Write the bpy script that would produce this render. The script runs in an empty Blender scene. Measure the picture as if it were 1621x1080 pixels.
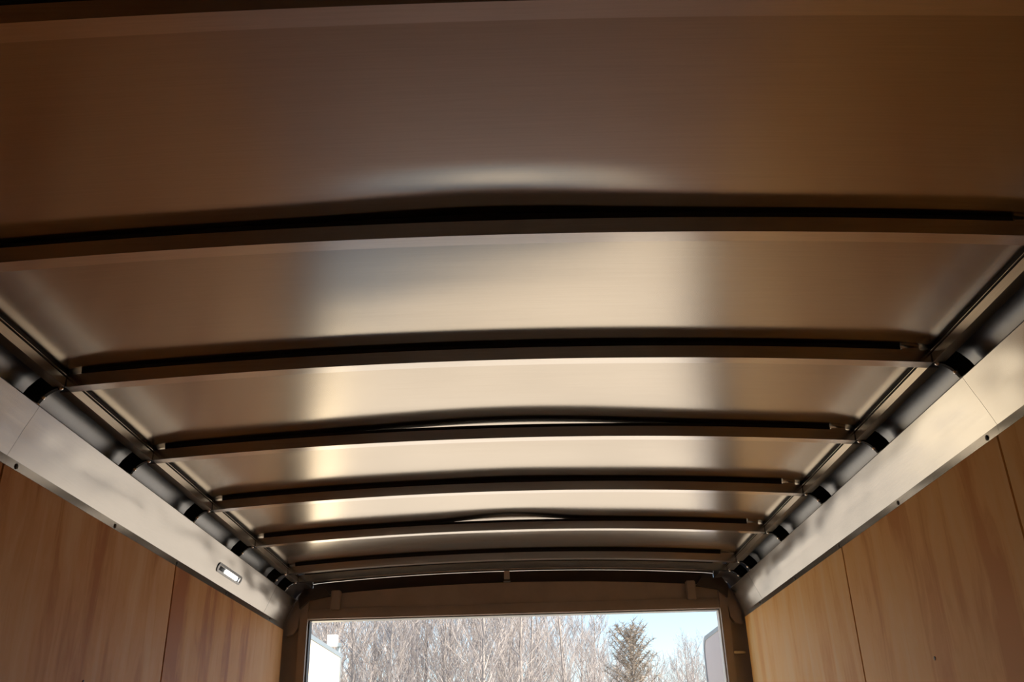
import bpy, bmesh, math, random
from mathutils import Vector, Matrix, noise

# ------------------------------------------------------------------ camera, sky, sun, exposure
sc = bpy.context.scene
COL = sc.collection
F_PX, PITCH, YAW, ROLL = 1445.27, 0.443269, -0.002291, -0.027466
cam_data = bpy.data.cameras.new('camera')
cam_data.sensor_fit = 'HORIZONTAL'
cam_data.sensor_width = 36.0
cam_data.lens = F_PX / 1621.0 * 36.0
cam_data.clip_start = 0.02
cam_data.clip_end = 500
cam = bpy.data.objects.new('camera', cam_data)
COL.objects.link(cam)
fw = Vector((math.sin(YAW)*math.cos(PITCH), math.cos(YAW)*math.cos(PITCH), math.sin(PITCH)))
rt = Vector((math.cos(YAW), -math.sin(YAW), 0))
up = rt.cross(fw)
r2 = rt*math.cos(ROLL) + up*math.sin(ROLL)
u2 = -rt*math.sin(ROLL) + up*math.cos(ROLL)
m = Matrix((r2, u2, -fw)).transposed().to_4x4()
m.translation = Vector((0.0421, 0.0, 1.3))
cam.matrix_world = m
sc.camera = cam

SUN_DIR = Vector((2.8, -1.1, 2.5)).normalized()          # towards the sun
world = bpy.data.worlds.new('sky')
sc.world = world
world.use_nodes = True
wn = world.node_tree
wn.nodes.clear()
sky = wn.nodes.new('ShaderNodeTexSky')
sky.sky_type = 'NISHITA'
sky.sun_disc = False
sky.sun_elevation = math.asin(SUN_DIR.z)
sky.sun_rotation = math.atan2(SUN_DIR.x, SUN_DIR.y)
sky.air_density = 1.0
sky.dust_density = 0.6
bg = wn.nodes.new('ShaderNodeBackground')
bg.inputs['Strength'].default_value = 0.10
wo = wn.nodes.new('ShaderNodeOutputWorld')
wn.links.new(sky.outputs[0], bg.inputs['Color'])
wn.links.new(bg.outputs[0], wo.inputs['Surface'])

sun_data = bpy.data.lights.new('sun', 'SUN')
sun_data.energy = 4.0
sun_data.color = (1.0, 0.85, 0.66)
sun_data.angle = math.radians(0.53)
sun = bpy.data.objects.new('sun', sun_data)
COL.objects.link(sun)
sun.rotation_euler = SUN_DIR.to_track_quat('Z', 'Y').to_euler()
sun.location = (20, -27, 26)

sc.view_settings.view_transform = 'Standard'
sc.view_settings.look = 'None'
sc.view_settings.gamma = 1.0
sc.view_settings.use_curve_mapping = False
sc.view_settings.exposure = 1.45
sc.render.film_transparent = False

random.seed(11)

# ------------------------------------------------------------------ helpers
def tag(o, label=None, cat=None, group=None, kind=None):
    if label: o['label'] = label
    if cat: o['category'] = cat
    if group: o['group'] = group
    if kind: o['kind'] = kind
    return o

def link(name, bm, mat, parent=None, smooth=False, angle=None):
    me = bpy.data.meshes.new(name)
    bmesh.ops.recalc_face_normals(bm, faces=bm.faces)
    bm.to_mesh(me)
    bm.free()
    if mat: me.materials.append(mat)
    if smooth:
        for p in me.polygons: p.use_smooth = True
        if angle: me.set_sharp_from_angle(angle=math.radians(angle))
    o = bpy.data.objects.new(name, me)
    COL.objects.link(o)
    if parent: o.parent = parent
    return o

def empty(name, loc=(0, 0, 0)):
    o = bpy.data.objects.new(name, None)
    o.location = loc
    o.empty_display_size = 0.1
    COL.objects.link(o)
    return o

def box(bm, x0, x1, y0, y1, z0, z1, bev=0.0):
    r = bmesh.ops.create_cube(bm, size=1.0)
    for v in r['verts']:
        v.co = Vector(((x0+x1)/2 + v.co.x*(x1-x0), (y0+y1)/2 + v.co.y*(y1-y0), (z0+z1)/2 + v.co.z*(z1-z0)))
    if bev:
        es = list({e for v in r['verts'] for e in v.link_edges})
        bmesh.ops.bevel(bm, geom=es, offset=bev, segments=2, affect='EDGES')
    return bm

def new_box(*a, **k):
    return box(bmesh.new(), *a, **k)

def sweep_y(bm, prof, y0, y1, n=1, closed=True, bend=None):
    """profile of (x, z) points swept along Y"""
    rings = []
    for i in range(n+1):
        y = y0 + (y1-y0)*i/n
        ring = []
        for j, (x, z) in enumerate(prof):
            p = Vector((x, y, z))
            if bend: p = bend(p, j)
            ring.append(bm.verts.new(p))
        rings.append(ring)
    k = len(prof)
    for a, b in zip(rings, rings[1:]):
        for j in range(k if closed else k-1):
            bm.faces.new((a[j], a[(j+1) % k], b[(j+1) % k], b[j]))
    if closed:
        bm.faces.new(rings[0][::-1])
        bm.faces.new(rings[-1])
    return bm

def dome_bm(r=0.0075):
    bm = bmesh.new()
    bmesh.ops.create_uvsphere(bm, u_segments=12, v_segments=8, radius=r)
    bmesh.ops.scale(bm, vec=(1, 1, 0.75), verts=bm.verts)
    return bm

def screw_bm(r=0.006, h=0.0035, seg=10):
    bm = bmesh.new()
    rings = []
    for rr, zz in ((r, 0.0), (r, h*0.45), (r*0.72, h*0.85), (r*0.3, h)):
        rings.append([bm.verts.new((rr*math.cos(2*math.pi*i/seg), rr*math.sin(2*math.pi*i/seg), zz)) for i in range(seg)])
    for a, b in zip(rings, rings[1:]):
        for i in range(seg):
            bm.faces.new((a[i], a[(i+1) % seg], b[(i+1) % seg], b[i]))
    bm.faces.new(rings[-1])
    bm.faces.new(rings[0][::-1])
    return bm

# ------------------------------------------------------------------ materials
def mat_new(name):
    m = bpy.data.materials.new(name)
    m.use_nodes = True
    nt = m.node_tree
    b = nt.nodes['Principled BSDF']
    return m, nt, b

def N(nt, t, **kw):
    n = nt.nodes.new(t)
    for k, v in kw.items():
        if hasattr(n, k): setattr(n, k, v)
        else: n.inputs[k].default_value = v
    return n

def simple(name, col, rough=0.5, metal=0.0, var=0.06, scale=12.0, bump=0.0, stretch=(1, 1, 1), rvar=0.0):
    m, nt, b = mat_new(name)
    tc = N(nt, 'ShaderNodeTexCoord')
    mp = N(nt, 'ShaderNodeMapping')
    mp.inputs['Scale'].default_value = stretch
    nz = N(nt, 'ShaderNodeTexNoise', Scale=scale, Detail=5.0, Roughness=0.6)
    nt.links.new(tc.outputs['Object'], mp.inputs['Vector'])
    nt.links.new(mp.outputs[0], nz.inputs['Vector'])
    rp = N(nt, 'ShaderNodeValToRGB')
    rp.color_ramp.elements[0].position = 0.3
    rp.color_ramp.elements[1].position = 0.7
    rp.color_ramp.elements[0].color = tuple(c*(1-var) for c in col) + (1,)
    rp.color_ramp.elements[1].color = tuple(min(1, c*(1+var)) for c in col) + (1,)
    nt.links.new(nz.outputs['Fac'], rp.inputs[0])
    nt.links.new(rp.outputs[0], b.inputs['Base Color'])
    b.inputs['Roughness'].default_value = rough
    b.inputs['Metallic'].default_value = metal
    if rvar:
        mr = N(nt, 'ShaderNodeMapRange')
        mr.inputs['To Min'].default_value = rough - rvar
        mr.inputs['To Max'].default_value = rough + rvar
        nt.links.new(nz.outputs['Fac'], mr.inputs['Value'])
        nt.links.new(mr.outputs[0], b.inputs['Roughness'])
    if bump:
        bp = N(nt, 'ShaderNodeBump', Strength=bump, Distance=0.01)
        nt.links.new(nz.outputs['Fac'], bp.inputs['Height'])
        nt.links.new(bp.outputs[0], b.inputs['Normal'])
    return m

M_BOW = simple('bow_aluminium', (0.78, 0.755, 0.72), 0.20, 1.0, 0.05, 5.0, stretch=(1, 40, 40), rvar=0.03)
M_RAIL = simple('rail_aluminium', (0.62, 0.57, 0.49), 0.32, 1.0, 0.06, 6.0, stretch=(60, 2, 60), rvar=0.06)
M_COVE = simple('cove_galvanised', (0.30, 0.315, 0.335), 0.36, 1.0, 0.10, 9.0, stretch=(1, 1, 1), rvar=0.08)
M_TRIM = simple('trim_aluminium', (0.53, 0.52, 0.50), 0.22, 1.0, 0.04, 5.0, stretch=(40, 1.5, 40), rvar=0.05)
M_TAPE = simple('black_tape', (0.012, 0.011, 0.010), 0.75, 0.0, 0.2, 40.0)
M_SCREW = simple('screw_zinc', (0.86, 0.85, 0.83), 0.16, 1.0, 0.05, 60.0)
M_SCREW_DARK = simple('screw_dark', (0.06, 0.05, 0.045), 0.4, 0.8, 0.1, 60.0)
M_FRAME = simple('frame_paint', (0.48, 0.40, 0.34), 0.42, 0.0, 0.10, 8.0, rvar=0.06)
M_FRAME_DARK = simple('frame_dark', (0.085, 0.07, 0.06), 0.5, 0.0, 0.12, 8.0)
M_SEAM = simple('seam_dark', (0.03, 0.015, 0.008), 0.9, 0.0, 0.1, 30.0)
M_DOOR_WHITE = simple('door_white', (0.90, 0.81, 0.64), 0.35, 0.0, 0.02, 3.0)  # left leaf: warm sunlight put into the white as a cream tint
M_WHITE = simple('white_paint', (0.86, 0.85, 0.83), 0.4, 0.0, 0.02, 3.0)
M_DOOR_SHADED = simple('door_shaded', (0.62, 0.54, 0.52), 0.4, 0.0, 0.04, 2.0)  # right leaf: shade put into a grey-pink copy of the door colour
M_EDGE = simple('door_edge', (0.35, 0.40, 0.43), 0.35, 0.6, 0.05, 5.0)
M_FLOOR = simple('floor_plywood', (0.74, 0.52, 0.36), 0.55, 0.0, 0.25, 3.0, stretch=(14, 1.2, 4))
M_GRAVEL = simple('gravel', (0.45, 0.405, 0.335), 0.9, 0.0, 0.18, 1.2, bump=0.3)
M_BARK = simple('bark', (0.33, 0.31, 0.30), 0.9, 0.0, 0.25, 3.0)
M_TWIG = simple('twig_bark', (0.40, 0.375, 0.37), 0.9, 0.0, 0.30, 1.0)
M_NEEDLE = simple('bushy_twigs', (0.29, 0.25, 0.21), 0.85, 0.0, 0.35, 2.5)

def brushed_roof():
    m, nt, b = mat_new('roof_brushed_aluminium')
    tc = N(nt, 'ShaderNodeTexCoord')
    mp = N(nt, 'ShaderNodeMapping')
    mp.inputs['Scale'].default_value = (1.3, 90, 1)
    nz = N(nt, 'ShaderNodeTexNoise', Scale=4.0, Detail=6.0, Roughness=0.65)
    nt.links.new(tc.outputs['Object'], mp.inputs['Vector'])
    nt.links.new(mp.outputs[0], nz.inputs['Vector'])
    rp = N(nt, 'ShaderNodeValToRGB')
    rp.color_ramp.elements[0].position = 0.3
    rp.color_ramp.elements[1].position = 0.7
    rp.color_ramp.elements[0].color = (0.575, 0.535, 0.475, 1)
    rp.color_ramp.elements[1].color = (0.64, 0.60, 0.535, 1)
    nt.links.new(nz.outputs['Fac'], rp.inputs[0])
    nt.links.new(rp.outputs[0], b.inputs['Base Color'])
    b.inputs['Metallic'].default_value = 1.0
    b.inputs['Roughness'].default_value = 0.18
    b.inputs['Anisotropic'].default_value = 0.7
    tg = N(nt, 'ShaderNodeTangent', direction_type='UV_MAP', uv_map='UVMap')
    nt.links.new(tg.outputs[0], b.inputs['Tangent'])
    return m
M_ROOF = brushed_roof()

def plywood(name, base, dark, light, seed):
    m, nt, b = mat_new(name)
    tc = N(nt, 'ShaderNodeTexCoord')
    mp = N(nt, 'ShaderNodeMapping')
    mp.inputs['Location'].default_value = (seed, seed*1.7, seed*0.3)
    mp.inputs['Scale'].default_value = (1, 6.0, 0.9)
    warp = N(nt, 'ShaderNodeTexNoise', Scale=1.6, Detail=2.0)
    nt.links.new(tc.outputs['Object'], mp.inputs['Vector'])
    nt.links.new(mp.outputs[0], warp.inputs['Vector'])
    mix = N(nt, 'ShaderNodeVectorMath', operation='MULTIPLY_ADD')
    mix.inputs[1].default_value = (0.0, 1.2, 0.25)
    nt.links.new(warp.outputs['Color'], mix.inputs[0])
    nt.links.new(mp.outputs[0], mix.inputs[2])
    n1 = N(nt, 'ShaderNodeTexNoise', Scale=1.1, Detail=4.0, Roughness=0.55)
    nt.links.new(mix.outputs[0], n1.inputs['Vector'])
    n2 = N(nt, 'ShaderNodeTexNoise', Scale=9.0, Detail=5.0, Roughness=0.7)
    nt.links.new(mix.outputs[0], n2.inputs['Vector'])
    add = N(nt, 'ShaderNodeMath', operation='MULTIPLY_ADD')
    add.inputs[1].default_value = 0.22
    nt.links.new(n2.outputs['Fac'], add.inputs[0])
    nt.links.new(n1.outputs['Fac'], add.inputs[2])
    rp = N(nt, 'ShaderNodeValToRGB')
    cr = rp.color_ramp
    cr.elements[0].position = 0.46; cr.elements[0].color = dark + (1,)
    cr.elements[1].position = 0.74; cr.elements[1].color = light + (1,)
    e = cr.elements.new(0.58); e.color = base + (1,)
    nt.links.new(add.outputs[0], rp.inputs[0])
    nt.links.new(rp.outputs[0], b.inputs['Base Color'])
    b.inputs['Roughness'].default_value = 0.55
    b.inputs['Specular IOR Level'].default_value = 0.3
    bp = N(nt, 'ShaderNodeBump', Strength=0.08, Distance=0.002)
    nt.links.new(n2.outputs['Fac'], bp.inputs['Height'])
    nt.links.new(bp.outputs[0], b.inputs['Normal'])
    return m
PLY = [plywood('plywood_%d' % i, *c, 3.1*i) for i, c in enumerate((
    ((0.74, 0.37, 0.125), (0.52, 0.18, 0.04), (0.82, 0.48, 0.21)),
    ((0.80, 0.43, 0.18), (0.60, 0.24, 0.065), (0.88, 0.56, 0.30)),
    ((0.95, 0.55, 0.18), (0.84, 0.40, 0.09), (0.97, 0.63, 0.27)),  # right-wall sheets lightened in colour for light off the sunlit door
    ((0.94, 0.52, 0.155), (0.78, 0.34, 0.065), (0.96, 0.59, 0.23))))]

def emit(name, col, s):
    m, nt, b = mat_new(name)
    b.inputs['Base Color'].default_value = col + (1,)
    b.inputs['Emission Color'].default_value = col + (1,)
    b.inputs['Emission Strength'].default_value = s
    return m
M_LENS = emit('lit_lens', (1.0, 0.99, 0.95), 1.6)

# ------------------------------------------------------------------ dimensions (metres, floor z = 0, +Y towards the rear opening)
FZ = 0.0                                      # top of the floor
S, Y2 = 0.61, 2.1681
def YB(k): return 4.83 if k == 7 else Y2 + S*(k-2)
XR, ZR, RISE = 1.1226, 2.234, 0.042          # inner bottom edge of the side rails, arch of the bows
BH, BW, TAPE = 0.034, 0.036, 0.012
WALL, Y_END, Y_FRONT = 1.22, 5.00, -1.9
def zb(x): return ZR + RISE*(1-(x/XR)**2)

BULGES = [  # x, y, sx, sy, height: places where the thin skin has lifted off the bows
    (0.03, YB(3)+0.02, 0.46, 0.16, 0.0085),
    (0.00, YB(5)+0.02, 0.22, 0.13, 0.0115),
    (0.02, YB(4)+0.02, 0.20, 0.12, 0.0018),
]
def roof_lift(x, y):
    z = 0.0
    for bx, by, sx, sy, h in BULGES:
        z += h*math.exp(-((x-bx)/sx)**2 - ((y-by)/sy)**2)
    def ss(t):
        t = max(0.0, min(1.0, t))
        return t*t*(3-2*t)
    # a dent pushed up just in front of the wide bow
    z += 0.0058*math.exp(-(x/0.30)**2)*ss((y-YB(1)+0.190-0.12*x*x)/0.125)*(1-ss((y-YB(1)-0.005)/0.085))
    near = min(abs(y-(YB(k)+BW/2)) for k in range(-3, 8))
    free = max(0.0, min(1.0, (near-0.03)/0.2))
    free = free*free*(3-2*free)*max(0.0, 1-(x/1.12)**2)
    z += 0.0022*free*(noise.noise(Vector((x*1.3, y*1.1, 4.7)))+0.15)
    z -= 0.0055*(max(0.0, abs(x)-1.02)/0.12)**2
    return z
def z_roof(x, y): return zb(x) + BH + TAPE + roof_lift(x, y)

# ------------------------------------------------------------------ ceiling, walls, floor
def make_roof():
    bm = bmesh.new()
    uv = bm.loops.layers.uv.new('UVMap')
    nx, ny = 110, 520
    x1 = 1.150
    y0, y1 = Y_FRONT, 5.16
    g = [[bm.verts.new((x, y, z_roof(x, y))) for x in (-x1+2*x1*i/nx for i in range(nx+1))] for y in (y0+(y1-y0)*j/ny for j in range(ny+1))]
    for j in range(ny):
        for i in range(nx):
            f = bm.faces.new((g[j][i], g[j+1][i], g[j+1][i+1], g[j][i+1]))
            for l in f.loops:
                l[uv].uv = (l.vert.co.x, l.vert.co.y)
    o = link('ceiling', bm, M_ROOF, None, True)
    tag(o, 'thin brushed aluminium roof skin reflecting daylight above the bows', 'ceiling', kind='structure')
make_roof()

def make_wall(side):
    s = -1 if side == 'left' else 1
    gap = None
    bm = bmesh.new()
    X0, X1 = sorted((s*1.262, s*1.30))
    if gap:
        box(bm, X0, X1, Y_FRONT-0.04, gap[0], 0.0, 2.30); box(bm, X0, X1, gap[1], 5.16, 0.0, 2.30); box(bm, X0, X1, gap[0], gap[1], 2.0, 2.30)
    else:
        box(bm, X0, X1, Y_FRONT-0.04, 5.16, 0.0, 2.30)
    w = tag(link('wall_'+side, bm, M_WHITE), kind='structure')
    edges = [(-1.9, -1.55), (-0.65, -0.303)] if gap else [(-1.9, -0.303)]
    for i, (a, b) in enumerate(edges + [(-0.3, 0.917), (0.92, 2.137), (2.14, 3.357), (3.363, Y_END)]):
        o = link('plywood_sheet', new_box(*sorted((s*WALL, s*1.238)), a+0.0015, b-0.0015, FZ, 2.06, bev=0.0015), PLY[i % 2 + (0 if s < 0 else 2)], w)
        for q, (ny_, nz_) in enumerate(((2.765, 1.57),) if a == 2.14 else ()):
            bm = screw_bm(0.006, 0.002)
            bmesh.ops.transform(bm, matrix=Matrix.Translation((s*WALL, ny_, nz_)) @ Matrix.Rotation(-s*math.pi/2, 4, 'Y'), verts=bm.verts)
            link('nail_head', bm, M_SCREW_DARK, o)
        link('seam_backing', new_box(*sorted((s*1.2385, s*1.2615)), a, b, FZ, 2.05), M_SEAM, w)
make_wall('left')
make_wall('right')
tag(link('wall_front', new_box(-1.26, 1.26, Y_FRONT-0.04, Y_FRONT, -0.1, 2.33), M_WHITE), kind='structure')
tag(link('floor', new_box(-1.26, 1.26, Y_FRONT, 5.16, FZ-0.12, FZ), M_FLOOR), kind='structure')

def make_cove(n, s):
    pts = [(1.138, 2.2785), (1.178, 2.279), (1.204, 2.273), (1.226, 2.258), (1.242, 2.232), (1.250, 2.200), (1.252, 2.165), (1.252, 2.07)]
    prof = [(s*x, z) for x, z in pts] + [(s*(x+0.003), z+0.002) for x, z in reversed(pts)]
    o = link('trim_%d' % n, sweep_y(bmesh.new(), prof, Y_FRONT, 5.06, 60,
             bend=lambda p, j: p + Vector((0.0012*noise.noise(Vector((p.x*3, p.y*2.2, p.z*5))), 0, 0))), M_COVE, None, True, 40)
    tag(o, 'curved grey galvanised sheet running behind the %s roof rail' % ('left' if s < 0 else 'right'), 'cove', kind='structure')
make_cove(1, -1)
make_cove(2, 1)

# ------------------------------------------------------------------ roof bows
LEG = [(1.1226, 2.234), (1.138, 2.2315), (1.152, 2.226), (1.165, 2.2175), (1.177, 2.205), (1.186, 2.190), (1.191, 2.172), (1.193, 2.150)]
def bow_path():
    xs = [XR*(-1 + 2*i/48) for i in range(49)]
    mid = [(x, zb(x)) for x in xs]
    return mid
def strip(path, off0, off1, y0, y1):
    """closed bar that follows a path in XZ, from off0 to off1 above it"""
    bm = bmesh.new()
    rings = []
    for i, (x, z) in enumerate(path):
        a = path[max(0, i-1)]; b = path[min(len(path)-1, i+1)]
        t = Vector((b[0]-a[0], b[1]-a[1])).normalized()
        n = Vector((-t.y, t.x))
        lo = (x+n.x*off0, z+n.y*off0); hi = (x+n.x*off1, z+n.y*off1)
        rings.append([bm.verts.new((lo[0], y0, lo[1])), bm.verts.new((lo[0], y1, lo[1])), bm.verts.new((hi[0], y1, hi[1])), bm.verts.new((hi[0], y0, hi[1]))])
    for a, b in zip(rings, rings[1:]):
        for j in range(4):
            bm.faces.new((a[j], a[(j+1) % 4], b[(j+1) % 4], b[j]))
    bm.faces.new(rings[0][::-1]); bm.faces.new(rings[-1])
    return bm
def bevelled(bm, w):
    es = [e for e in bm.edges if len(e.link_faces) == 2 and e.calc_face_angle(0) > 0.9]
    bmesh.ops.bevel(bm, geom=es, offset=w, segments=2, affect='EDGES')
    return bm

BOW_LABEL = {
    0: 'arched metal roof bow at the very top of the photo, overhead and cut off',
    1: 'widest complete arched metal roof bow, running edge to edge under the large brown roof bay',
    2: 'arched metal roof bow below the widest one, nearest with both feet in view',
    3: 'arched metal roof bow with a long thin slit of light above its middle',
    4: 'arched metal roof bow between the one with a light slit and the humped one',
    5: 'arched metal roof bow with a short hump of lifted roof above its middle',
    6: 'arched metal roof bow just beyond the humped one, second from the rear opening',
    7: 'rearmost arched metal roof bow with a small bracket in front of the header',
}
def make_bow():
    root = empty('roof_bow')
    link('beam', bevelled(strip(bow_path(), 0, BH, 0, BW), 0.003), M_BOW, root, True, 30)
    mid = [(x, zb(x)) for x in (-1.085 + (1.085+1.045)*i/44 for i in range(45))]
    t = link('sealing_tape', strip(mid, BH, BH+TAPE-0.0006, 0.002, BW-0.004), M_TAPE, root, True, 30)
    tag(t, 'black sealing tape')
    link('shim', new_box(1.052, 1.098, 0.004, 0.030, zb(1.075)+BH-0.0005, zb(1.075)+BH+0.008, bev=0.001), M_SCREW, root)
    for s in (-1, 1):
        leg = [(1.118, 2.2342)] + LEG[1:]
        if s < 0: leg = [(-x, z) for x, z in reversed(leg)]
        f = link('foot', strip(leg, 0.0012, 0.052, 0.0, 0.012), M_TAPE, root, True, 30)  # shade of the void behind the flange put in as a black plate
        tag(f, 'black plate for the shaded void at the foot')
        link('flange', strip(leg, 0.0, 0.0012, -0.001, 0.020), M_BOW, f, True, 30)
        for (x, z), (nx_, nz_) in (((1.176, 2.2065), (-0.72, -0.69)), ((1.187, 2.187), (-0.93, -0.37)), ((1.135, 2.2325), (-0.15, -0.99))):
            bm = dome_bm()
            q = Vector((s*nx_, 0, nz_)).to_track_quat('Z', 'Y').to_matrix().to_4x4()
            bmesh.ops.transform(bm, matrix=Matrix.Translation((s*x, 0.004, z)) @ q, verts=bm.verts)
            link('screw', bm, M_SCREW, root, True, 40)
    return root
proto_bow = make_bow()
for k in range(0, 8):
    if k == 0:
        o = proto_bow
    else:
        o = proto_bow.copy(); COL.objects.link(o)
        for ch in list(proto_bow.children):
            c = ch.copy(); COL.objects.link(c); c.parent = o
    o.location = (0, YB(k), 0)
    if k == 1:
        t = next(c for c in o.children if c.name.startswith('sealing_tape'))
        t.data = t.data.copy()
        for v in t.data.vertices:
            if v.co.z > zb(v.co.x) + BH + TAPE*0.5: v.co.z = z_roof(v.co.x, v.co.y+YB(1)) - 0.0005
    tag(o, BOW_LABEL[k], 'roof bow', 'arched roof bows')

# ------------------------------------------------------------------ side rails between the bows
ORD = {6: 'shortest', 5: 'second', 4: 'third', 3: 'fourth', 2: 'fifth', 1: 'sixth', 0: 'seventh'}
def make_rail(s, k):
    y0 = YB(k) + BW + 0.002
    y1 = YB(k+1) - 0.002
    side = 'left' if s < 0 else 'right'
    root = empty('roof_rail', (0, y0, 0))
    L = y1-y0
    prof = [(1.1226, 2.2345), (1.1530, 2.2345), (1.1530, 2.2375), (1.1256, 2.2375), (1.1256, 2.2590), (1.1226, 2.2590)]
    link('rail', bevelled(sweep_y(bmesh.new(), [(s*x, z) for x, z in prof], 0, L), 0.0008), M_RAIL, root, True, 30)
    g = link('gap_shade', sweep_y(bmesh.new(), [(s*x, z) for x, z in ((1.1245, 2.2592), (1.146, 2.2592), (1.146, 2.2775), (1.1245, 2.2775))], 0, L), M_TAPE, root)  # black strip standing in for the shade between rail and roof
    tag(g, 'black strip for the shade in the gap')
    lip = [(1.1205, 2.2640), (1.1242, 2.2640), (1.1242, 2.2656), (1.1205, 2.2656)]
    link('lip', sweep_y(bmesh.new(), [(s*x, z) for x, z in lip], 0, L), M_RAIL, root)
    if k == 6:
        lab = 'shortest %s roof rail piece, between the two rearmost bows' % side
    else:
        lab = '%s roof rail piece, %s counted from the rear opening towards the viewer' % (side, ORD[k])
    tag(root, lab, 'rail', 'roof rail pieces')
for s in (-1, 1):
    for k in range(0, 7):
        make_rail(s, k)

# ------------------------------------------------------------------ slanted aluminium cove panels with screwed lip
def make_panel(s, y0, y1, label, screws, slot=None, wob=0.0034):
    root = empty('cove_panel', (0, y0, 0))
    a, b = Vector((1.2175, 2.043)), Vector((1.163, 2.170))
    nsl = 14
    pts = [(1.2175, 2.020), (1.2175, 2.0315)] + [tuple(a.lerp(b, i/nsl)) for i in range(nsl+1)] + [(1.1655, 2.1745), (1.172, 2.1755)]
    L = y1-y0
    ny = max(6, int(L/0.025))
    bm = bmesh.new()
    rows = []
    ys = [L*i/ny for i in range(ny+1)]
    for y in ys:
        row = []
        for j, (x, z) in enumerate(pts):
            t = max(0.0, min(1.0, (j-2)/nsl))
            w = math.sin(math.pi*t)*0.9 + (0.5 if j > 8 else 0.0)*math.sin(math.pi*min(1, max(0, t)))
            d = wob*w*(noise.noise(Vector((s*3.3, (y+y0)*2.2, z*8)))*1.0 + 0.5*noise.noise(Vector((s*9.3, (y+y0)*7.0, z*16))))
            row.append(bm.verts.new((s*(x-d*0.92), y, z-d*0.4)))
        rows.append(row)
    for i in range(ny):
        yc = (ys[i]+ys[i+1])/2 + y0
        for j in range(len(pts)-1):
            if slot and slot[0] < yc < slot[1] and slot[2] <= j < slot[3]:
                continue
            bm.faces.new((rows[i][j], rows[i+1][j], rows[i+1][j+1], rows[i][j+1]))
    o = link('sheet', bm, M_TRIM, root, True, 14)
    md = o.modifiers.new('thickness', 'SOLIDIFY')
    md.thickness = 0.0018
    md.offset = 0.0
    es = o.modifiers.new('edges', 'EDGE_SPLIT')
    es.split_angle = math.radians(14)
    for ys_ in screws:
        sb = screw_bm(0.0075, 0.003)
        bmesh.ops.transform(sb, matrix=Matrix.Translation((s*1.2165, ys_-y0, 2.030)) @ Matrix.Rotation(-s*math.pi/2, 4, 'Y'), verts=sb.verts)
        link('screw', sb, M_SCREW_DARK, root, True, 40)
    tag(root, label, 'trim panel', 'slanted aluminium cove panels')
    return root
SL0, SL1 = 3.76, 4.06
make_panel(-1, -0.30, 2.1390, 'slanted aluminium cove panel at the left edge, cut off by the frame', (0.35, 0.96, 1.57))
make_panel(-1, 2.1402, 4.575, 'long slanted aluminium cove panel on the left with a glowing slot in it', (2.19, 2.80, 3.36, 3.97), slot=(SL0+0.01, SL1-0.01, 7, 9))
make_panel(-1, 4.5775, 4.99, 'short dark end piece of the left slanted cove panelling by the rear post', (4.70,))
make_panel(1, -0.30, 2.1190, 'slanted aluminium cove panel at the right edge, cut off by the frame', (0.35, 0.96, 1.55))
make_panel(1, 2.1202, 4.575, 'long slanted aluminium cove panel on the right, plain and without a slot', (2.18, 2.785, 3.38, 3.99))
make_panel(1, 4.5775, 4.99, 'short end piece of the right slanted cove panelling by the rear post', (4.63,))

# the lit slot in the left panel
def stadium(w, h, n=8):
    p = []
    for i in range(n+1):
        a = -math.pi/2 + math.pi*i/n
        p.append((w/2-h/2 + h/2*math.cos(a), h/2*math.sin(a)))
    for i in range(n+1):
        a = math.pi/2 + math.pi*i/n
        p.append((-w/2+h/2 + h/2*math.cos(a), h/2*math.sin(a)))
    return p
def make_slot():
    a, b = Vector((-1.2175, 2.043)), Vector((-1.163, 2.170))
    c = a.lerp(b, 0.44)
    d = (b-a).normalized()
    nrm = Vector((d.y, -d.x))                         # into the room and down
    M = Matrix(((0, d.x, nrm.x, c.x), (1, 0, 0, (SL0+SL1)/2), (0, d.y, nrm.y, c.y), (0, 0, 0, 1)))
    root = empty('slot_light', (0, 0, 0))
    root.matrix_world = M
    w, h = SL1-SL0+0.02, 0.030
    bm = bmesh.new()
    o1 = stadium(w+0.012, h+0.008); i1 = stadium(w-0.014, h-0.010)
    vo = [bm.verts.new((x, y, 0.0035)) for x, y in o1]; vi = [bm.verts.new((x, y, 0.0045)) for x, y in i1]
    vd = [bm.verts.new((x, y, -0.018)) for x, y in i1]
    k = len(vo)
    for i in range(k):
        j = (i+1) % k
        bm.faces.new((vo[i], vo[j], vi[j], vi[i]))
        bm.faces.new((vi[i], vi[j], vd[j], vd[i]))
    link('rim', bm, M_COVE, root, True, 30)
    bm = bmesh.new()
    bm.faces.new([bm.verts.new((x, y, -0.017)) for x, y in stadium(w-0.012, h-0.008)])
    link('backing', bm, M_TAPE, root)
    bm = new_box(-w*0.08, w*0.41, -h*0.31, h*0.31, -0.0165, -0.004, bev=0.003)
    tag(link('lens', bm, M_LENS, root), 'glowing white lens')
    tag(root, 'small glowing white slot light set into the left cove panel', 'light')
make_slot()

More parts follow.
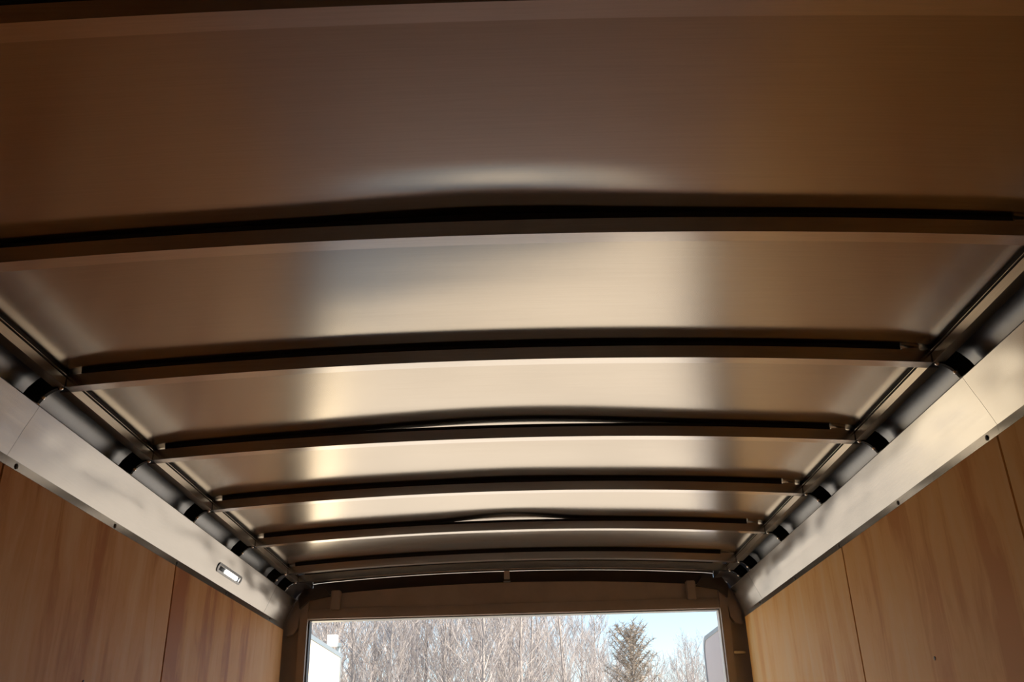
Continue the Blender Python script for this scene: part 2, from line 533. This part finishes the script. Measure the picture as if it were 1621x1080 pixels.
# ------------------------------------------------------------------ rear door frame
def make_post(s):
    side = 'left' if s < 0 else 'right'
    root = empty('door_post', (s*1.16, 5.05, 0))
    bm = bmesh.new()
    prof = [(1.108, 0), (1.150, 0), (1.150, 0.045), (1.262, 0.045), (1.262, 0.11), (1.108, 0.11)]
    lo = [bm.verts.new((s*(x-1.16), y, FZ)) for x, y in prof]
    hi = [bm.verts.new((s*(x-1.16), y, 2.19)) for x, y in prof]
    for i in range(len(prof)):
        j = (i+1) % len(prof)
        bm.faces.new((lo[i], lo[j], hi[j], hi[i]))
    bm.faces.new(lo[::-1]); bm.faces.new(hi)
    link('column', bevelled(bm, 0.004), M_FRAME, root, True, 30)
    link('seal', new_box(*sorted((s*(1.101-1.16), s*(1.1075-1.16))), 0.03, 0.09, FZ, 2.075, bev=0.002), M_FRAME_DARK if s < 0 else M_WHITE, root)
    link('gusset', bevelled(sweep_y(bmesh.new(), [(s*(x-1.16), z) for x, z in ((1.150, 2.19), (1.150, 2.10), (1.158, 2.035), (1.18, 2.005), (1.215, 1.995), (1.215, 2.06), (1.18, 2.17))], 0.006, 0.044), 0.002), M_FRAME, root, True, 30)
    leg = [(1.10, 2.236)] + LEG
    leg = [(s*x-s*1.16, z) for x, z in leg]
    if s < 0: leg = leg[::-1]
    link('corner_cap', strip(leg[::1], 0.006, 0.010, -0.176, 0.04), M_FRAME_DARK, root, True, 30)
    if s > 0:
        link('bracket', new_box(-0.006, 0.055, 0.010, 0.044, 1.845, 1.858, bev=0.002), M_RAIL, root)
    tag(root, 'dark brown %s post of the rear door frame' % side, 'post', 'rear door posts')
make_post(-1)
make_post(1)

def make_header():
    root = empty('door_header', (0, 5.05, 2.08))
    n = 40
    def ztop(x): return 2.198 + 0.050*(1-(x/1.15)**2)
    bm = bmesh.new()
    fr = []
    for i in range(n+1):
        x = -1.107 + 2.214*i/n
        fr.append([bm.verts.new((x, y, z-2.08)) for y, z in ((0.02, 2.098), (0.02, ztop(x)), (0.10, ztop(x)), (0.10, 2.098))])
    for a, b in zip(fr, fr[1:]):
        for j in range(4):
            bm.faces.new((a[j], a[(j+1) % 4], b[(j+1) % 4], b[j]))
    bm.faces.new(fr[0][::-1]); bm.faces.new(fr[-1])
    link('board', bevelled(bm, 0.003), M_FRAME, root, True, 30)
    prof = [(0.0, 0.0), (0.10, 0.0), (0.10, 0.018), (0.020, 0.018), (0.020, 0.050), (0.012, 0.054), (0.0, 0.030)]
    bm = bmesh.new()
    l = [bm.verts.new((-1.106, y, z)) for y, z in prof]; r = [bm.verts.new((1.106, y, z)) for y, z in prof]
    for i in range(len(prof)):
        j = (i+1) % len(prof)
        bm.faces.new((l[i], l[j], r[j], r[i]))
    bm.faces.new(l[::-1]); bm.faces.new(r)
    link('lip', bevelled(bm, 0.002), M_FRAME, root, True, 30)
    link('weather_seal', new_box(-1.10, 1.10, 0.03, 0.09, -0.006, 0.0, bev=0.001), M_EDGE, root)
    bk = bmesh.new()
    q0 = [(x, z_roof(x, 5.13)-2.08-0.001) for x in (-1.107+2.214*i/40 for i in range(41))]
    va = [bk.verts.new((x, 0.085, z)) for x, z in q0]; vb = [bk.verts.new((x, 0.085, 0.09)) for x, z in q0]
    for i in range(40):
        bk.faces.new((va[i], va[i+1], vb[i+1], vb[i]))
    for s in (-1, 1):
        bk.faces.new([bk.verts.new((s*x, 0.086, z)) for x, z in ((1.108, 0.1105), (1.262, 0.1105), (1.262, 0.2), (1.108, 0.2))])
    tag(link('back_plate', bk, M_FRAME_DARK, root), 'dark recess plate')
    for s in (-1, 1):
        link('corner_cover', bevelled(sweep_y(bmesh.new(), [(s*x, z-2.08) for x, z in ((0.985, 2.196), (1.10, 2.175), (1.148, 2.13), (1.160, 2.19), (1.13, 2.235), (1.02, 2.235))], -0.03, -0.0005), 0.004), M_FRAME_DARK, root, True, 30)
        link('brace', new_box(*sorted((s*0.935, s*0.985)), -0.02, 0.018, 0.045, 0.145, bev=0.004), M_FRAME, root)
    tag(root, 'brown header beam with a curved top over the rear opening', 'beam')
make_header()

def make_clip():
    root = empty('hanging_bracket', (-0.030, 4.872, 2.272))
    link('plate', new_box(-0.015, 0.015, 0.0, 0.006, -0.045, 0.0, bev=0.002), M_FRAME, root)
    link('foot', new_box(-0.018, 0.018, -0.006, 0.016, -0.056, -0.045, bev=0.002), M_FRAME_DARK, root)
    tag(root, 'small brown bracket hanging behind the middle of the rearmost bow', 'bracket')
make_clip()

# ------------------------------------------------------------------ outside: ground, parked trailers, trees
GZ = -0.55
bm = bmesh.new()
bmesh.ops.create_grid(bm, x_segments=40, y_segments=40, size=160)
for v in bm.verts:
    v.co.z = GZ - (0.0 if v.co.y < 30 else 0.0)
tag(link('ground', bm, M_GRAVEL), 'pale gravel lot', 'ground', kind='structure')

def make_door(n, s, x, y1, top, rad, mat, label):
    """one leaf of the rear doors, swung open square to the opening"""
    y0, t, bot = 5.175, 0.045, -0.06
    pts = [(y0, bot), (y1, bot)]
    pts += [(y1-rad+rad*math.cos(a), top-rad+rad*math.sin(a)) for a in (math.pi/2*i/8 for i in range(9))] if rad else [(y1, top)]
    pts += [(y0, top)]
    def slab(pts, xa, xb):
        bm = bmesh.new()
        A = [bm.verts.new((s*xa, y, z)) for y, z in pts]; B = [bm.verts.new((s*xb, y, z)) for y, z in pts]
        k = len(pts)
        for i in range(k):
            j = (i+1) % k
            bm.faces.new((A[i], A[j], B[j], B[i]))
        bm.faces.new(A[::-1]); bm.faces.new(B)
        return bevelled(bm, 0.003)
    root = empty('door_%d' % n, (0, 0, 0))
    def inset(d):
        cy, cz = (y0+y1)/2, (bot+top)/2
        return [(cy+(y-cy)*(1-2*d/(y1-y0)), cz+(z-cz)*(1-2*d/(top-bot))) for y, z in pts]
    link('panel', slab(inset(0.012), x+0.004, x+t), mat, root, True, 30)
    # aluminium channel round the edge of the leaf
    bm = bmesh.new()
    o, i_ = pts, inset(0.026)
    rings = []
    for (yo, zo), (yi, zi) in zip(o, i_):
        rings.append([bm.verts.new((s*xx, yy, zz)) for xx, yy, zz in ((x, yo, zo), (x, yi, zi), (x+0.006, yi, zi), (x+t+0.004, yo, zo))])
    for q in range(len(rings)):
        a_, b_ = rings[q], rings[(q+1) % len(rings)]
        for j in range(3):
            bm.faces.new((a_[j], b_[j], b_[j+1], a_[j+1]))
        bm.faces.new((a_[3], b_[3], b_[0], a_[0]))
    link('edge_channel', bm, M_EDGE, root, True, 30)
    for z in (0.25, 1.0, 1.75):
        h = new_box(*sorted((s*(x+t), s*(x+t+0.02))), y0-0.02, y0+0.16, z, z+0.07, bev=0.004)
        link('hinge', h, M_RAIL, root)
    tag(root, label, 'door', kind='structure')
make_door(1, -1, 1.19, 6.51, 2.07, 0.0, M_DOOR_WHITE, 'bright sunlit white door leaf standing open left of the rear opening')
make_door(2, 1, 1.235, 6.34, 2.087, 0.10, M_DOOR_SHADED, 'shaded pinkish grey door leaf standing open right of the rear opening')

def make_fixture():
    root = empty('white_fixture', (-3.95, 20.0, GZ))
    b = bmesh.new()
    bmesh.ops.create_cone(b, cap_ends=True, segments=12, radius1=0.06, radius2=0.04, depth=4.45)
    bmesh.ops.translate(b, vec=(0.12, 0.1, 2.225), verts=b.verts)
    link('post', b, M_EDGE, root, True, 40)
    link('box', new_box(-0.10, 0.10, -0.08, 0.10, 4.36, 4.60, bev=0.004), M_WHITE, root)
    link('arm', new_box(0.08, 0.18, 0.0, 0.10, 4.36, 4.44, bev=0.01), M_EDGE, root)
    tag(root, 'small white box on a thin post beyond the open white door', 'post box')
make_fixture()

# trees: trunk and branches as tubes
def tube(bm, p0, p1, r0, r1, n=4):
    d = (p1-p0)
    if d.length < 1e-5: return
    q = d.to_track_quat('Z', 'Y')
    a = [bm.verts.new(p0 + q @ Vector((r0*math.cos(2*math.pi*i/n), r0*math.sin(2*math.pi*i/n), 0))) for i in range(n)]
    b = [bm.verts.new(p1 + q @ Vector((r1*math.cos(2*math.pi*i/n), r1*math.sin(2*math.pi*i/n), 0))) for i in range(n)]
    for i in range(n):
        bm.faces.new((a[i], a[(i+1) % n], b[(i+1) % n], b[i]))

def tree_proto(seed, H, spread):
    R = random.Random(seed)
    tb, bb = bmesh.new(), bmesh.new()
    pts = []
    p = Vector((0, 0, 0)); lean = Vector((R.uniform(-.05, .05), R.uniform(-.05, .05), 0))
    n = 9
    r = [0.10*(1-i/n)**0.8 + 0.015 for i in range(n+1)]
    for i in range(n+1):
        pts.append(p.copy())
        p = p + Vector((lean.x+R.uniform(-.06, .06), lean.y+R.uniform(-.06, .06), 1))*(H/n)
    for i in range(n):
        tube(tb, pts[i], pts[i+1], r[i], r[i+1], 7)
    def grow(p, d, L, rad, depth):
        seg = 3
        q = p
        for s_ in range(seg):
            d2 = (d + Vector((R.uniform(-.2, .2), R.uniform(-.2, .2), R.uniform(-.02, .28)))).normalized()
            q2 = q + d2*(L/seg)
            tube(bb, q, q2, max(0.006, rad*(1-s_/seg*0.6)), max(0.005, rad*(1-(s_+1)/seg*0.6)), 3)
            if depth > 0:
                for _ in range(2 if depth > 1 else 3):
                    a = R.uniform(0, 2*math.pi)
                    side = Vector((math.cos(a), math.sin(a), R.uniform(0.1, 0.9)))
                    grow(q2, (d2*0.75+side*0.6).normalized(), L*R.uniform(0.38, 0.55), rad*0.5, depth-1)
            q = q2; d = d2
    m_ = 26
    for i in range(m_):
        t = 0.22 + 0.76*i/m_
        k = t*n; i0 = min(n-1, int(k))
        base = pts[i0].lerp(pts[i0+1], k-i0)
        a = i*2.4 + R.uniform(-.5, .5)
        up_ = R.uniform(0.7, 1.5)
        d = Vector((math.cos(a), math.sin(a), up_)).normalized()
        grow(base, d, spread*(1.15-t)*R.uniform(0.8, 1.25)+0.5, 0.024*(1.15-t)+0.010, 2)
    root = empty('bare_tree')
    link('trunk', tb, M_BARK, root, True)
    link('branches', bb, M_TWIG, root)
    return root

protos = [tree_proto(100+i, h, sp) for i, (h, sp) in enumerate(((10.5, 3.0), (11.5, 2.6), (9.5, 3.2), (12.0, 2.4), (10.0, 2.8)))]
def copy_tree(o):
    c = o.copy(); COL.objects.link(c)
    for ch in list(o.children):
        d = ch.copy(); COL.objects.link(d); d.parent = c
    return c
RT = random.Random(5)
used = set()
for row, (y, sp) in enumerate(((40, 1.25), (46, 1.3), (53, 1.4))):
    x = -15.0 - row*1.2
    while x < 15.0 + row*2:
        i = RT.randrange(len(protos))
        o = protos[i] if i not in used else copy_tree(protos[i])
        used.add(i)
        yy = y + RT.uniform(-2.4, 2.4)
        az = x/yy
        f = 1.12 if az < -0.0 else max(0.66, 1.08-az*3.2)      # taller to the left, lower to the right
        f *= RT.uniform(0.88, 1.1)*(yy/47.0)**0.9
        o.location = (x + RT.uniform(-.4, .4), yy, GZ)
        o.rotation_euler = (0, 0, RT.uniform(0, 6.28))
        o.scale = (f*0.95, f*0.95, f)
        side = 'left half' if az < 0.02 else 'right half'
        tag(o, 'bare brown tree in the dense thicket, %s of the view through the rear opening' % side, 'tree',
            'tall bare trees in the left half of the thicket' if az < 0.02 else 'lower bare trees in the right half of the thicket')
        x += sp*RT.uniform(0.75, 1.3)

def make_bushy_tree(x, y, H):
    R = random.Random(77)
    root = empty('bushy_tree', (x, y, GZ))
    tb = bmesh.new()
    tube(tb, Vector((0, 0, 0)), Vector((0, 0, H)), 0.16, 0.02, 7)
    link('trunk', tb, M_BARK, root, True)
    nb = bmesh.new()
    for i in range(80):
        t = 0.4+0.6*(i/80)**0.8
        a = i*2.4
        L = 1.05*math.sqrt(max(0.0, 1-((t-0.68)/0.36)**2))*R.uniform(0.75, 1.15)+0.3
        p0 = Vector((0, 0, H*t)); d = Vector((math.cos(a), math.sin(a), 0.9+R.uniform(-.3, .5))).normalized()
        tube(nb, p0, p0+d*L, 0.02, 0.008, 3)
        for j in range(60):
            u = R.uniform(0.15, 1.0)
            q = p0 + d*L*u
            dd = Vector((R.uniform(-1, 1), R.uniform(-1, 1), R.uniform(-.4, .9))).normalized()
            tube(nb, q, q+dd*R.uniform(.12, .32), 0.009, 0.003, 3)
    link('crown', nb, M_NEEDLE, root)
    tag(root, 'round bushy brown tree rising above the lower bare trees on the right', 'tree')
make_bushy_tree(4.35, 38.0, 6.75)
